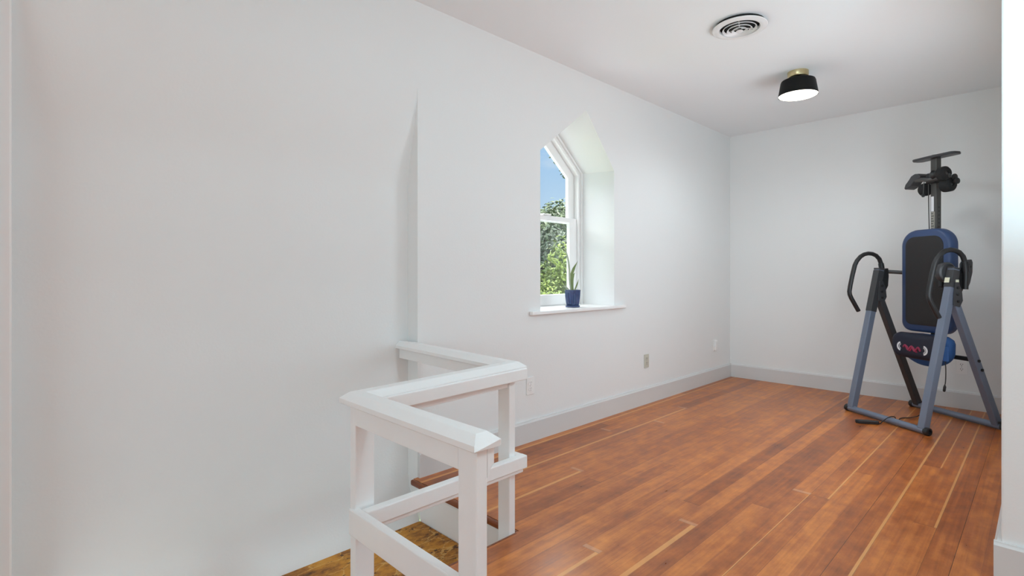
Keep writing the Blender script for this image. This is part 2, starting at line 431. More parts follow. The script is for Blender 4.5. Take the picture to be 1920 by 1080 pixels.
# casing at the left border of the view
tl = MB(); tl.box(-.16, .0345, 2.395, 2.53, ZL, H); tl.box(-.16, .006, 2.372, 2.396, ZL, H)
struct('trim_4', tl, M['trim'], 'white casing strip at the far left edge', 'door casing', bevel=.006)

# ------------------------------------------------------------------ window
win = thing('window_1', 'white pointed sash window with a deep reveal', 'window', (0,0,0), kind='structure')
def ring_y(mb, outer, inner, y0, y1):
    n = len(outer)
    vs = [(x, y0, z) for x, z in outer] + [(x, y0, z) for x, z in inner] + [(x, y1, z) for x, z in outer] + [(x, y1, z) for x, z in inner]
    fs = []
    for i in range(n):
        j = (i+1) % n
        fs += [(i, j, j+n, i+n), (i+2*n, i+3*n, j+3*n, j+2*n), (i, i+2*n, j+2*n, j), (i+n, j+n, j+3*n, i+3*n)]
    return mb.add(vs, fs)
def penta(ins, zb=.866, top=None):
    x0, x1 = 2.650 + ins, 3.519 - ins
    k = math.tan(math.atan2(.369, .4345)/2)
    zs = 1.961 - ins*k
    apex = 2.330 - ins/math.cos(math.atan2(.369, .4345))
    return [(x0, zb), (x1, zb), (x1, zs), (3.0845, apex), (x0, zs)]
fr = MB(); ring_y(fr, penta(0, .84), penta(.020, .860), YF, YF+.09); ring_y(fr, penta(.018, .86), penta(.050, .866), YF+.016, YF+.09)
fr.build('window_frame', M['trim'], win, bevel=.004)
st = MB(); ring_y(st, penta(.050, .866), penta(.062, .868), YF+.002, YF+.018)
st.build('stop_bead', M['trim'], win, bevel=.003)
# upper sash (outer), lower sash (inner)
us = MB(); o5, i5 = penta(.0505, 1.535), penta(.128, 1.578)
ring_y(us, o5, i5, YF+.056, YF+.088)
usash = us.build('upper_sash', M['trim'], win, bevel=.005)
MB().prism([(x, z) for x, z in penta(.12, 1.57)], 'y', YF+.070, YF+.074).build('pane', M['glass'], usash)
ls = MB(); o4 = [(2.7005, .868), (3.4685, .868), (3.4685, 1.578), (2.7005, 1.578)]; i4 = [(2.80, .955), (3.366, .955), (3.366, 1.540), (2.80, 1.540)]
ring_y(ls, o4, i4, YF+.020, YF+.054)
lsash = ls.build('lower_sash', M['trim'], win, bevel=.005)
MB().box(2.79, 3.376, YF+.035, YF+.039, .945, 1.55).build('pane', M['glass_hazy'], lsash)
MB().box(3.04, 3.13, YF+.012, YF+.05, 1.579, 1.592).build('sash_lock', M['trim'], lsash, bevel=.004)
sl = MB(); sl.box(2.651, 3.521, D-.001, YF+.004, .845, .866); sl.box(2.537, 3.648, D-.034, D-.0005, .841, .8665)
sl.build('window_sill', M['trim'], win, bevel=.007, seg=3)

# ------------------------------------------------------------------ stair landing below the opening
sta = thing('stair_landing', 'white painted stair landing below the floor opening', 'stairs', (0.1, YO, ZL))
def W(mb): # shift world-coordinates into the landing's frame
    mb.v = [(x-.1, y-YO, z-ZL) for x, y, z in mb.v]; return mb
W(MB().box(.1, XW, YO, 2.3935, ZL-.06, ZL)).build('landing_board', M['trim'], sta)
W(MB().box(XW-.001, XW+.03, YO, 2.3935, ZL-.06, -.0285)).build('riser', M['trim'], sta)
W(MB().box(.1, XW, YO-.03, YO-.0001, ZL-.06, -.0285)).build('stringer', M['trim'], sta)
run = MB().prism(rrect(.25, XW-.006, 1.66, 2.389, (.01,)*4, 2), 'z', ZL+.0005, ZL+.008)
tag(run.build('stair_runner', M['runner'], None), 'mottled golden brown runner lying on the white landing below the railing', 'stair runner')

# ================================================================== STAIR RAILING
rl = thing('stair_railing', 'white painted zigzag guard railing around the stair opening', 'railing', (1.2, 1.62, 0))
def RW(mb): mb.v = [(x-1.2, y-1.62, z) for x, y, z in mb.v]; return mb
# top rail boards, mitred; nodes: plan position and top height
nodes = [(1.612, 2.4175, .747), (1.612, 1.638, .735), (.874, 1.638, .719), (.874, 1.0, .719)]
def outline(hw, dz, ext):
    """left and right offset points for each node"""
    x, yb, xc = 1.612, 1.638, .874
    Lp = [(x-hw, 2.5139 if hw > 0 else 0), (x-hw, yb+hw), (xc-hw, yb+hw), (xc-hw, 1.0-ext)]
    Rp = [(x+hw, 2.4175), (x+hw, yb-hw), (xc+hw, yb-hw), (xc+hw, 1.0-ext)]
    zs = [n[2] + dz for n in nodes]
    return [(*p, z) for p, z in zip(Lp, zs)], [(*p, z) for p, z in zip(Rp, zs)]
layers = [outline(.042, -.039, .022), outline(.045, -.036, .025), outline(.045, -.021, .025), outline(.0205, -.001, .002), outline(.018, 0, 0)]
for i in range(3):
    r0 = [l[0][i] for l in layers] + [l[1][i] for l in layers[::-1]]
    r1 = [l[0][i+1] for l in layers] + [l[1][i+1] for l in layers[::-1]]
    RW(MB().loft([r0, r1])).build('top_rail', M['rail'], rl)
# aprons and fascias under the rail
RW(MB().bar((1.606, 1.655, .676), (1.606, 2.5135, .687), .030, .070, (1,0,0))).build('apron', M['rail'], rl, bevel=.003)
RW(MB().bar((.924, 1.630, .653), (1.562, 1.630, .668), .034, .072, (0,1,0))).build('apron', M['rail'], rl, bevel=.003)
RW(MB().bar((.872, 1.6005, .669), (1.655, 1.6005, .6825), .026, .050, (0,1,0))).build('fascia', M['rail'], rl, bevel=.004)
RW(MB().box(.8512, .872, 1.0667, 1.6122, .612, .687)).build('apron', M['rail'], rl, bevel=.003)
og = [(.888, .60), (.893, .606), (.896, .618), (.903, .628), (.911, .633), (.911, .687), (.888, .687)]
RW(MB().prism(og, 'y', .992, 1.587)).build('fascia', M['rail'], rl, bevel=.002)
# posts
RW(MB().box(1.563, 1.599, YO+.0005, 1.679, ZL, .702)).build('post', M['rail'], rl, bevel=.004)
RW(MB().box(.852, .923, 1.6125, 1.650, ZL+.008, .687)).build('post', M['rail'], rl, bevel=.004)
RW(MB().box(.851, .8875, .992, 1.0665, 0, .687)).build('post', M['rail'], rl, bevel=.004)
# middle rails
mr = MB(); mr.bar((.870, 1.589, .3035), (1.638, 1.589, .3075), .035, .055, (0,1,0)); mr.box(1.6, 1.638, 1.6, 1.646, .281, .334)
RW(mr).build('middle_rail', M['rail'], rl, bevel=.004)
RW(MB().bar((.872, 1.593, .268), (1.622, 1.593, .272), .026, .018, (0,1,0))).build('rail_moulding', M['rail'], rl, bevel=.004)
RW(MB().box(.8405, .8695, 1.067, 1.638, .2455, .3325)).build('middle_rail', M['rail'], rl, bevel=.004)
RW(MB().box(.8705, .888, .994, 1.06, .2455, .33)).build('rail_bracket', M['rail'], rl, bevel=.003)

# ================================================================== INVERSION TABLE
TC = Vector((5.045, .673, 0)); TH = math.atan2(-.828, -.56)
it = thing('inversion_table', 'folding blue and grey inversion table standing upright by the back wall', 'exercise equipment', TC, TH)
def both(fn, name, mat, parent=it, **kw):
    for s in (-1, 1): fn(s).build(name, mat, parent, **kw)
# base bars
fb = MB().tube([(-.322, -.319, .026), (.322, -.319, .026)], .0235, 20).build('base_bar', M['frame_metal'], it, smooth=True)
rb = MB().tube([(-.335, .318, .026), (.335, .318, .026)], .0235, 20).build('base_bar', M['frame_metal'], it, smooth=True)
for bar_, y_, x_ in ((fb, -.319, .322), (rb, .318, .335)):
    for s in (-1, 1):
        MB().lathe([(.0262, 0), (.0268, .004), (.0268, .030), (.022, .033), (.016, .033), (.014, .022)], 20, (s*x_ + (0 if s > 0 else 0), y_, .0268), 'x').build('end_cap', M['black'], bar_, smooth=True) if s > 0 else \
        MB().lathe([(.0262, 0), (.0268, -.004), (.0268, -.030), (.022, -.033), (.016, -.033), (.014, -.022)], 20, (s*x_, y_, .0268), 'x').build('end_cap', M['black'], bar_, smooth=True)
# A-frame legs
for s in (-1, 1):
    a = s*.303
    lg = MB().bar((a, -.315, .034), (a, -.058, 1.155), .050, .052, (1,0,0)).build('front_leg', M['frame_metal'], it, bevel=.005)
    MB().bar((a, -.0585, 1.150), (a, -.0560, 1.164), .054, .056, (1,0,0)).build('leg_cap', M['dark_metal'], lg, bevel=.004)
    # dark sleeve on the upper part of the leg
    MB().bar((a, -.1365, .812) if s < 0 else (a, -.0885, 1.022), (a, -.0605, 1.145), .0535, .0555, (1,0,0)).build('leg_sleeve', M['dark_metal'], lg, bevel=.003)
    rgl = MB().bar((a, .318, .034), (a, -.062, .930), .047, .050, (1,0,0)).build('rear_leg', M['dark_metal'] if s < 0 else M['frame_metal'], it, bevel=.005)
    MB().box(a-.030, a+.030, .292, .344, .044, .062).build('foot_bracket', M['dark_metal'], rgl, bevel=.004)
    for zz in (.50, .435):
        f = (zz-.034)/(.930-.034); yy = .318 - .380*f
        MB().lathe([(.0105, 0), (.0105, s*.008), (.006, s*.010)], 12, (a + s*.0235, yy+.006, zz), 'x').build('bolt', M['black'], rgl)
    # hinge bracket joining the two legs
    br = [(-.10, .90), (-.045, .885), (-.02, .93), (-.028, 1.00), (-.055, 1.06), (-.085, 1.06), (-.095, .98)]
    hb = MB().prism(br, 'x', a+.0285, a+.0345).build('hinge_bracket', M['dark_metal'], it, bevel=.002)
    for (yy, zz) in ((-.062, .925), (-.066, .975), (-.064, 1.02)):
        MB().lathe([(.010, 0), (.010, .008), (.005, .010)], 12, (a+.0345, yy, zz), 'x').build('bolt', M['black'], hb)
    # handle
    hp = [(.0, 1.01), (.004, 1.09), (.004, 1.143), (-.004, 1.2), (-.022, 1.242), (-.053, 1.270), (-.09, 1.284), (-.129, 1.287), (-.168, 1.279),
          (-.203, 1.26), (-.236, 1.226), (-.256, 1.19), (-.279, 1.11), (-.300, 1.02), (-.308, .975), (-.305, .95), (-.29, .92), (-.255, .865), (-.222, .814)]
    ha = s*.337
    hd = MB().tube([(ha, y, z) for y, z in hp], .0165, 14).build('handle', M['black'], it, smooth=True)
    MB().tube([(ha, .004, 1.135), (ha, .0, 1.175), (ha, -.006, 1.205)], .0205, 14).build('handle_collar', M['black'], hd, smooth=True)
    # pivot arm to the bed
    MB().tube([(s*.345, .010, 1.140), (s*.20, .085, 1.128)], .0155, 14).build('pivot_arm', M['dark_metal'], it, smooth=True)
    # hook lock plate
    lk = [(-.035, 1.16), (.02, 1.165), (.024, 1.10), (.018, 1.02), (-.002, .985), (-.03, .99)]
    MB().prism(lk, 'x', a-.012, a+.012).build('hook_lock', M['black'], it, bevel=.004)
# stickers on the right leg
MB().bar((.303, -.0895, 1.055), (.303, -.0815, 1.090), .034, .002, (1,0,0)).build('sticker', M['sticker'], it, loc=(0, -.0295, .003))
MB().box(.3305, .3318, -.075, -.048, 1.055, 1.078).build('sticker', M['sticker'], it)
# right-hand hinge plate with holes, roller hinge hub
hpl = [(.015, 1.216), (.088, 1.222), (.097, 1.20), (.095, 1.13), (.075, 1.055), (.055, 1.018), (.012, 1.010), (-.005, 1.03), (-.005, 1.19)]
for s in (-1, 1):
    if s < 0: continue
    pl = MB().prism(hpl, 'x', .298, .312).build('hinge_plate', M['dark_metal'], it, bevel=.004)
    for (yy, zz) in ((.030, 1.175), (.060, 1.185), (.03, 1.13), (.055, 1.14), (.03, 1.09), (.055, 1.10), (.03, 1.05), (.078, 1.17)):
        MB().lathe([(.0075, 0), (.0075, .0012)], 12, (.3118, yy, zz), 'x').build('adjustment_hole', M['black'], pl)
    hub = MB().lathe([(.030, .0), (.064, .004), (.072, .02), (.072, .048), (.062, .056), (.02, .058)], 32, (.215, -.060, 1.130), 'x').build('roller_hinge', M['dark_metal'], it, smooth=True)
    MB().lathe([(.018, 0), (.018, .012), (.010, .014)], 16, (.272, -.060, 1.130), 'x').build('bolt', M['black'], hub)
    MB().box(.20, .232, -.075, .05, 1.02, 1.08).build('hinge_foot', M['black'], it, bevel=.01)
# bed: shell, mesh pad
shell = rrect(-.197, .197, .668, 1.462, (.075, .075, .125, .125), 9)
def puff(outl, layers_, cx, cz):
    """loft of scaled outlines: layers (inset, y)"""
    rings = []
    for ins, y in layers_:
        ring = []
        n = len(outl)
        for i, (x, z) in enumerate(outl):
            t = Vector((outl[(i+1) % n][0]-outl[i-1][0], outl[(i+1) % n][1]-outl[i-1][1]))
            nn = Vector((-t.y, t.x)).normalized()
            ring.append((x + nn.x*ins, y, z + nn.y*ins))
        rings.append(ring)
    return MB().loft(rings)
bk = puff(shell, [(.022, .1215), (.006, .119), (0, .105), (0, .062), (.006, .044), (.020, .036)], 0, 1.08).build('backrest', M['navy'], it, smooth=True, angle=50)
pad = rrect(-.152, .152, .722, 1.408, (.045, .045, .075, .075), 8)
puff(pad, [(0, .037), (.002, .031), (.010, .028), (.03, .027)], 0, 1.07).build('mesh_pad', M['mesh'], bk, smooth=True, angle=50)
# boom with scale, platform
bm_ = MB().box(-.024, .024, .122, .168, .45, 2.010).build('boom', M['boom_metal'], it, bevel=.005)
MB().box(-.017, .004, .1205, .1222, 1.60, 1.715).build('label_strip', M['white_print'], bm_)
scl = MB().box(-.019, .011, .1206, .1222, 1.40, 1.598).build('height_scale', M['scale'], bm_)
for k in range(9):
    z = 1.425 + k*.0195
    MB().box(-.015, .005 if k % 2 else -.002, .1202, .1208, z, z+.006).build('scale_mark', M['slot'], scl)
for k in range(8):
    MB().lathe([(.0055, 0), (.0055, .001)], 10, (.024, .145, 1.42 + k*.03), 'x').build('peg_hole', M['black'], bm_)
MB().tube([(-.028, .118, 1.44), (-.028, .112, 1.6), (-.028, .108, 1.84)], .0035, 8).build('selector_cable', M['boom_metal'], bm_, smooth=True)
bl_ = MB().tube([(-.045, .08, 1.735), (-.043, .085, 1.83)], .003, 8).build('lock_pin', M['boom_metal'], it, smooth=True)
MB().lathe([(.001, -.014), (.009, -.011), (.0135, 0), (.009, .011), (.001, .014)], 14, (-.045, .08, 1.728)).build('pin_knob', M['black'], bl_, smooth=True)
plat = [(-.168, .122), (-.150, .095), (-.02, .086), (.02, .086), (.150, .095), (.168, .122), (.168, .165), (.150, .195), (-.150, .195), (-.168, .165)]
ft = MB().prism(plat, 'z', 2.010, 2.029).build('foot_platform', M['dark_metal'], it, bevel=.006)
MB().lathe([(.030, 2.029), (.024, 2.036), (.004, 2.040)], 16, (0, .140, 0)).build('boom_cap', M['dark_metal'], ft, smooth=True)
# ankle system
ab = MB().tube(smooth_path([(-.15, .095, 1.862), (-.07, .088, 1.855), (0, .082, 1.842), (.08, .09, 1.845), (.15, .095, 1.85)], 4), .016, 12).build('ankle_bar', M['boom_metal'], it, smooth=True)
MB().box(-.035, .035, .085, .18, 1.815, 1.895).build('ankle_carriage', M['black'], ab, bevel=.012, seg=3)
def cup(x0, x1, y, z, r, parent, nm='ankle_roller'):
    sgn = 1 if x1 > x0 else -1; L = abs(x1-x0)
    pr = [(r*.30, 0), (r*.75, 0), (r, .012), (r*1.02, L*.5), (r, L-.012), (r*.78, L), (r*.30, L), (r*.26, L-.012)]
    o = MB().lathe([(a_, sgn*b_) for a_, b_ in pr], 22, (x0, y, z), 'x').build(nm, M['foam'], parent, smooth=True)
    return o
r1_ = cup(.088, .148, .075, 1.868, .052, it); MB().lathe([(.013, 0), (.013, .004), (.006, .005)], 14, (.1365, .075, 1.868), 'x').build('roller_hub', M['boom_metal'], r1_)
MB().lathe([(.030, 0), (.036, .01), (.026, .03), (.030, .055)], 20, (.03, .080, 1.872), 'x').build('roller_sleeve', M['black'], r1_, smooth=True)
r2_ = cup(.070, .145, .125, 1.788, .053, it); MB().lathe([(.012, 0), (.012, .004), (.006, .005)], 14, (.1335, .125, 1.788), 'x').build('roller_hub', M['boom_metal'], r2_)
r3_ = cup(-.038, -.098, .125, 1.778, .049, it)
sad = [(-.205, 1.805), (-.195, 1.835), (-.165, 1.868), (-.145, 1.895), (-.115, 1.908), (-.085, 1.905), (-.068, 1.885), (-.072, 1.868), (-.10, 1.862), (-.125, 1.845), (-.145, 1.82), (-.17, 1.805), (-.195, 1.795)]
MB().prism(sad, 'y', .075, .165).build('ankle_saddle', M['dark_metal'], it, bevel=.02, seg=3, angle=50)
kn = MB().tube([(.13, .13, 1.80), (.178, .13, 1.806)], .009, 10).build('ratchet_handle', M['black'], it, smooth=True)
MB().lathe([(.006, 0), (.021, .004), (.023, .018), (.015, .024), (.003, .025)], 14, (.160, .13, 1.806), 'x').build('ratchet_knob', M['black'], kn, smooth=True)
MB().lathe([(.014, 0), (.024, .003), (.024, .012), (.012, .014)], 14, (.148, .13, 1.838), 'x').build('ratchet_knob', M['black'], kn, smooth=True)
# head pad and cross brace
hp_ = []
for i in range(33):
    t = i/32; a_ = PI + PI*t
    hp_.append((.195*math.cos(a_), .535 + .125*math.sin(a_)))
hp_ = hp_ + [(.197, .60), (.185, .632), (.15, .650), (.05, .655), (-.05, .655), (-.15, .650), (-.185, .632), (-.197, .60)]
puff(hp_, [(.05, .112), (.012, .105), (0, .085), (0, .058), (.012, .035), (.05, .025)], 0, .55).build('head_pad', M['blue'], it, smooth=True, angle=60)
MB().box(-.28, .28, .122, .150, .487, .517).build('cross_brace', M['black'], it, bevel=.004)

# ------------------------------------------------------------------ massage cushion on the table's head pad
def tworld(a, b, z):
    w = Vector((math.cos(TH), math.sin(TH), 0)); d = Vector((-math.sin(TH), math.cos(TH), 0)); return TC + w*a + d*b + Vector((0,0,z))
mc = thing('massage_cushion', 'dark navy massage cushion strapped to the lower end of the inversion table', 'cushion', tworld(0, 0, .47), TH)
cz = .47
cov = [(x, z-cz) for x, z in rrect(-.222, .185, .462, .660, (.080, .06, .05, .075), 7)]
puff(cov, [(.03, .026), (.006, .020), (0, .0), (.005, -.022), (.02, -.038), (.045, -.043)], 0, 0).build('cover', M['cover'], mc, smooth=True, angle=60)
def arc_band(cx, zc, r0, r1, a0, a1, y0, y1, n=14):
    rings = []
    for i in range(n+1):
        a = math.radians(a0 + (a1-a0)*i/n); c, s_ = math.cos(a), math.sin(a)
        rings.append([(cx+r0*c, y0, zc+r0*s_), (cx+r1*c, y0, zc+r1*s_), (cx+r1*c, y1, zc+r1*s_), (cx+r0*c, y1, zc+r0*s_)])
    return MB().loft(rings)
EM = -.0445
em = arc_band(-.118, .080, .024, .037, 105, 255, EM, EM+.004).build('emblem_arc', M['white_print'], mc)
arc_band(-.114, .080, .017, .021, 110, 250, EM, EM+.004).build('emblem_arc', M['white_print'], mc)
arc_band(.062, .070, .024, .037, -80, 80, EM, EM+.004).build('emblem_arc', M['white_print'], mc)
arc_band(.060, .070, .017, .021, -75, 75, EM, EM+.004).build('emblem_arc', M['white_print'], mc)
sq = []
for i in range(41):
    t = i/40; sq.append((-.098 + .14*t, EM+.001, .078 - .008*t + .016*math.sin(t*PI*5.2)))
MB().tube(sq, .0075, 8).build('emblem_wave', M['red_print'], mc, smooth=True)
sq2 = [(p[0]+.012, p[1], p[2]-.006) for p in sq[4:30]]
MB().tube(sq2, .005, 8).build('emblem_wave', M['red_print'], mc, smooth=True)
MB().box(.128, .232, -.020, -.008, .010, .122).build('strap_pocket', M['blue'], mc, bevel=.005)
# cables and hand controller, in the cushion's frame
def cl(p):
    w = Vector((math.cos(TH), math.sin(TH), 0)); d = Vector((-math.sin(TH), math.cos(TH), 0)); q = Vector(p) - tworld(0,0,.47)
    return (q.dot(w), q.dot(d), q.z)
cab = [(.165, -.01, .06), (.16, -.015, 0), (.13, -.01, -.06), (.095, 0, -.16), (.06, .01, -.28), (.03, .01, -.38), (-.01, 0, -.44), (-.04, -.04, -.462), (-.05, -.12, -.465)]
cab_w = [cl((4.735, .845, .0045)), cl((4.70, .86, .0045)), cl((4.668, .868, .0045))]
fl_bar = [(.02, -.22, -.464), (.05, -.27, -.44), (.06, -.292, -.418), (.06, -.319, -.4135), (.055, -.352, -.424), (.03, -.375, -.462)]
MB().tube(smooth_path(cab + fl_bar + cab_w[1:], 6), .0035, 8).build('cable', M['black'], mc, smooth=True)
dp = [(.205, -.012, .012), (.207, -.010, -.06), (.205, -.010, -.13), (.20, -.010, -.165)]
cb2 = MB().tube(smooth_path(dp, 6), .0032, 8).build('cable', M['black'], mc, smooth=True)
MB().tube([(.20, -.010, -.160), (.199, -.010, -.175), (.195, -.010, -.205), (.194, -.010, -.212)], [.004, .009, .009, .004], 10).build('cable_plug', M['black'], cb2, smooth=True)
p0, p1 = Vector((4.672, .866, .012)), Vector((4.60, 1.000, .012))
dd = (p1-p0).normalized(); nn = Vector((-dd.y, dd.x, 0))
ctl = []
for t, hw in ((0, .010), (.06, .016), (.5, .019), (.9, .018), (1, .011)):
    c = p0.lerp(p1, t); ctl.append((c, hw))
outl = [cl(c + nn*hw) for c, hw in ctl] + [cl(c - nn*hw) for c, hw in ctl[::-1]]
ctlm = MB(); nO = len(outl)
ctlm.add([(x, y, -.4695) for x, y, z in outl] + [(x, y, -.4445) for x, y, z in outl], [tuple(range(nO))[::-1], tuple(range(nO, 2*nO))] + [(i, (i+1) % nO, (i+1) % nO+nO, i+nO) for i in range(nO)])
ctlm.build('hand_controller', M['black'], mc, bevel=.005)

# ================================================================== WALL OUTLETS
def outlet(loc, rz, label, plate, slot, blank=False):
    """plate faces local -y"""
    o = thing('wall_outlet', label, 'outlet', loc, rz, None)
    MB().prism(rrect(-.036, .036, -.058, .058, (.006,)*4, 3), 'y', -.006, 0).build('cover_plate', plate, o, bevel=.002)
    if blank:
        MB().prism(rrect(-.022, .022, -.052, .052, (.006,)*4, 3), 'y', -.026, -.006).build('raised_cover', plate, o, bevel=.005)
        return o
    for s in (-1, 1):
        r = MB().prism(rrect(-.017, .017, s*.0195-.0145, s*.0195+.0145, (.010,)*4, 4), 'y', -.0085, -.006).build('receptacle', plate, o)
        for x, hh in ((-.0065, .005), (.0065, .0042)):
            MB().box(x-.0016, x+.0016, -.0089, -.0085, s*.0195+.002-hh+.003, s*.0195+.002+hh+.003).build('slot', slot, r)
        MB().lathe([(.0032, 0), (.0032, .0004)], 10, (0, -.0089, s*.0195-.0075), 'y').build('ground_hole', slot, r)
    MB().lathe([(.003, 0), (.002, -.0012)], 10, (0, -.006, 0), 'y').build('screw', M['slot2'], o)
    return o
outlet((2.545, D-.0002, .369), 0, 'white outlet on the window wall just right of the stair railing', M['plate'], M['slot2'])
outlet((4.003, D-.0002, .366), 0, 'beige outlet below and right of the pointed window', M['beige'], M['slot'])
outlet((5.337, D-.0002, .372), 0, 'white wall box near the far corner of the window wall', M['plate'], M['slot'], True)
outlet((XB-.0002, .487, .343), -PI/2, 'white outlet on the back wall behind the inversion table', M['plate'], M['slot'])

# ================================================================== CEILING LIGHT
lp = thing('ceiling_light', 'black drum flush ceiling light with brass base', 'ceiling light', (4.235, 1.285, H))
MB().lathe([(.02, 0), (.070, 0), (.070, -.034), (.066, -.040), (.02, -.040)], 40).build('canopy', M['brass'], lp, smooth=True)
MB().lathe([(.024, -.040), (.022, -.046), (.022, -.058), (.03, -.062)], 24).build('stem', M['lampblack'], lp, smooth=True)
sh = MB().lathe([(.03, -.058), (.095, -.060), (.112, -.066), (.117, -.078), (.1325, -.172), (.133, -.176), (.131, -.176), (.130, -.172), (.114, -.080), (.03, -.064)], 56, caps=False).build('shade', M['lampblack'], lp, smooth=True)
MB().lathe([(.001, -.164), (.1275, -.164), (.1295, -.170), (.126, -.176), (.08, -.181), (.001, -.183)], 56).build('diffuser', M['diffuser'], lp, smooth=True, angle=60)

# ================================================================== CEILING VENT
vt = thing('ceiling_vent', 'round white ceiling air vent with concentric rings', 'air vent', (3.18, 1.287, H))
MB().lathe([(.150, -.017), (.153, -.019), (.151, -.024), (.136, -.030), (.122, -.031), (.113, -.027), (.109, -.012), (.111, -.012), (.116, -.023), (.135, -.024)], 64, caps=False).build('flange', M['vent'], vt, smooth=True)
MB().lathe([(.001, -.0006), (.138, -.0006), (.138, -.017), (.128, -.017), (.126, -.0022), (.001, -.0022)], 48).build('dark_throat', M['ventdark'], vt)  # near-black collar stands in for the shaded gap above the flange
for r0, r1, z0, z1 in ((.089, .097, -.020, -.029), (.063, .071, -.024, -.033), (.037, .045, -.028, -.037)):
    MB().lathe([(r0, z0), (r1, z1), (r1-.0015, z1-.003), (r0-.003, z0-.001)], 56, caps=False).build('diffuser_ring', M['vent'], vt, smooth=True)
MB().lathe([(.001, -.030), (.012, -.032), (.021, -.041), (.001, -.044)], 32).build('center_cone', M['vent'], vt, smooth=True)
for k in range(3):
    a = math.radians(80 + 120*k)
    MB().bar((.012*math.cos(a), .012*math.sin(a), -.022), (.111*math.cos(a), .111*math.sin(a), -.018), .004, .006, (0,0,1)).build('spoke', M['vent'], vt)

# ================================================================== POTTED PLANT
pp = thing('potted_plant', 'small strappy houseplant in a fluted blue pot on the windowsill', 'houseplant', (3.112, 2.512, .8667))
def fluted(prof, n=72, k=18, amp=.0040):
    mb = MB(); rings = []
    for r, z, f in prof:
        rings.append([((r - f*amp*(1-math.cos(k*2*PI*i/n)))*math.cos(2*PI*i/n), (r - f*amp*(1-math.cos(k*2*PI*i/n)))*math.sin(2*PI*i/n), z) for i in range(n)])
    return mb.loft(rings)
fluted([(.040, .012, 0), (.047, .014, 1), (.052, .04, 1), (.0565, .075, 1), (.0585, .108, 1), (.0595, .120, .3), (.0605, .124, 0), (.0605, .131, 0), (.056, .131, 0), (.055, .118, 0)]).build('pot', M['pot'], pp, smooth=True, angle=60)
MB().lathe([(.045, 0), (.054, .002), (.056, .012), (.052, .013), (.048, .006), (.02, .006)], 40).build('saucer', M['pot'], pp, smooth=True)
MB().lathe([(.001, .116), (.0555, .116), (.0555, .1185), (.001, .120)], 24).build('soil', M['soil'], pp)
def strap_leaf(pts, w, mat, name='leaf'):
    P = smooth_path(pts, 6); mb = MB(); rings = []
    cam = Vector((-.77, -.64, 0)); side0 = Vector((.64, -.77, 0))
    n = len(P)
    for i, p in enumerate(P):
        t = i/(n-1); ww = w*(.75 + .5*math.sin(PI*min(1, t*1.1)))*(1 if t < .6 else max(.04, (1-t)/.4))
        tn = (P[min(i+1, n-1)]-P[max(i-1, 0)]).normalized(); sd = (side0 - tn*side0.dot(tn)).normalized(); nr = tn.cross(sd)
        rings.append([p - sd*ww, p - sd*ww*.4 + nr*ww*.25, p + nr*ww*.35, p + sd*ww*.4 + nr*ww*.25, p + sd*ww, p + nr*ww*.10])
    return mb.loft(rings).build(name, mat, pp, smooth=True, angle=70)
R_ = Vector((.7133, -.7008, 0))     # rightward on the sill as seen from the stairs
def lf(r, z, f=0): return tuple(R_*r + Vector((.7, .7133, 0))*f + Vector((0,0,z)))
strap_leaf([lf(-.004, .118), lf(-.008, .18), lf(-.008, .24), lf(.008, .29), lf(.026, .325), lf(.040, .352)], .0085, M['leafpot'])
strap_leaf([lf(.004, .118), lf(-.001, .17), lf(.0, .22), lf(.010, .25), lf(.020, .262)], .007, M['leafpot'])
strap_leaf([lf(.012, .118), lf(.025, .15), lf(.038, .185), lf(.047, .215)], .0042, M['leafpot'])
strap_leaf([lf(-.012, .118), lf(-.022, .19), lf(-.024, .27), lf(-.034, .36), lf(-.055, .44), lf(-.080, .49)], .0058, M['leafpale'])
strap_leaf([lf(-.018, .118), lf(-.038, .14), lf(-.062, .16), lf(-.082, .158)], .005, M['leafpale'])

# ================================================================== OUTSIDE
gz = -3.0
struct('ground', MB().box(-30, 60, 2.95, 70, gz-.2, gz), M['grass'], 'lawn outside the window', 'ground')
struct('bounce_slab', MB().add([(0, 2.86, .55), (8, 2.86, .55), (8, 4.1, .33), (0, 4.1, .33), (0, 2.86, .49), (8, 2.86, .49), (8, 4.1, .27), (0, 4.1, .27)],
       [(0,1,2,3), (7,6,5,4), (0,4,5,1), (1,5,6,2), (2,6,7,3), (3,7,4,0)]), M['bounce_pale'], 'unseen pale slab below the window added to bounce light inside', 'light reflector')  # unseen reflector, throws sunlight up through the window

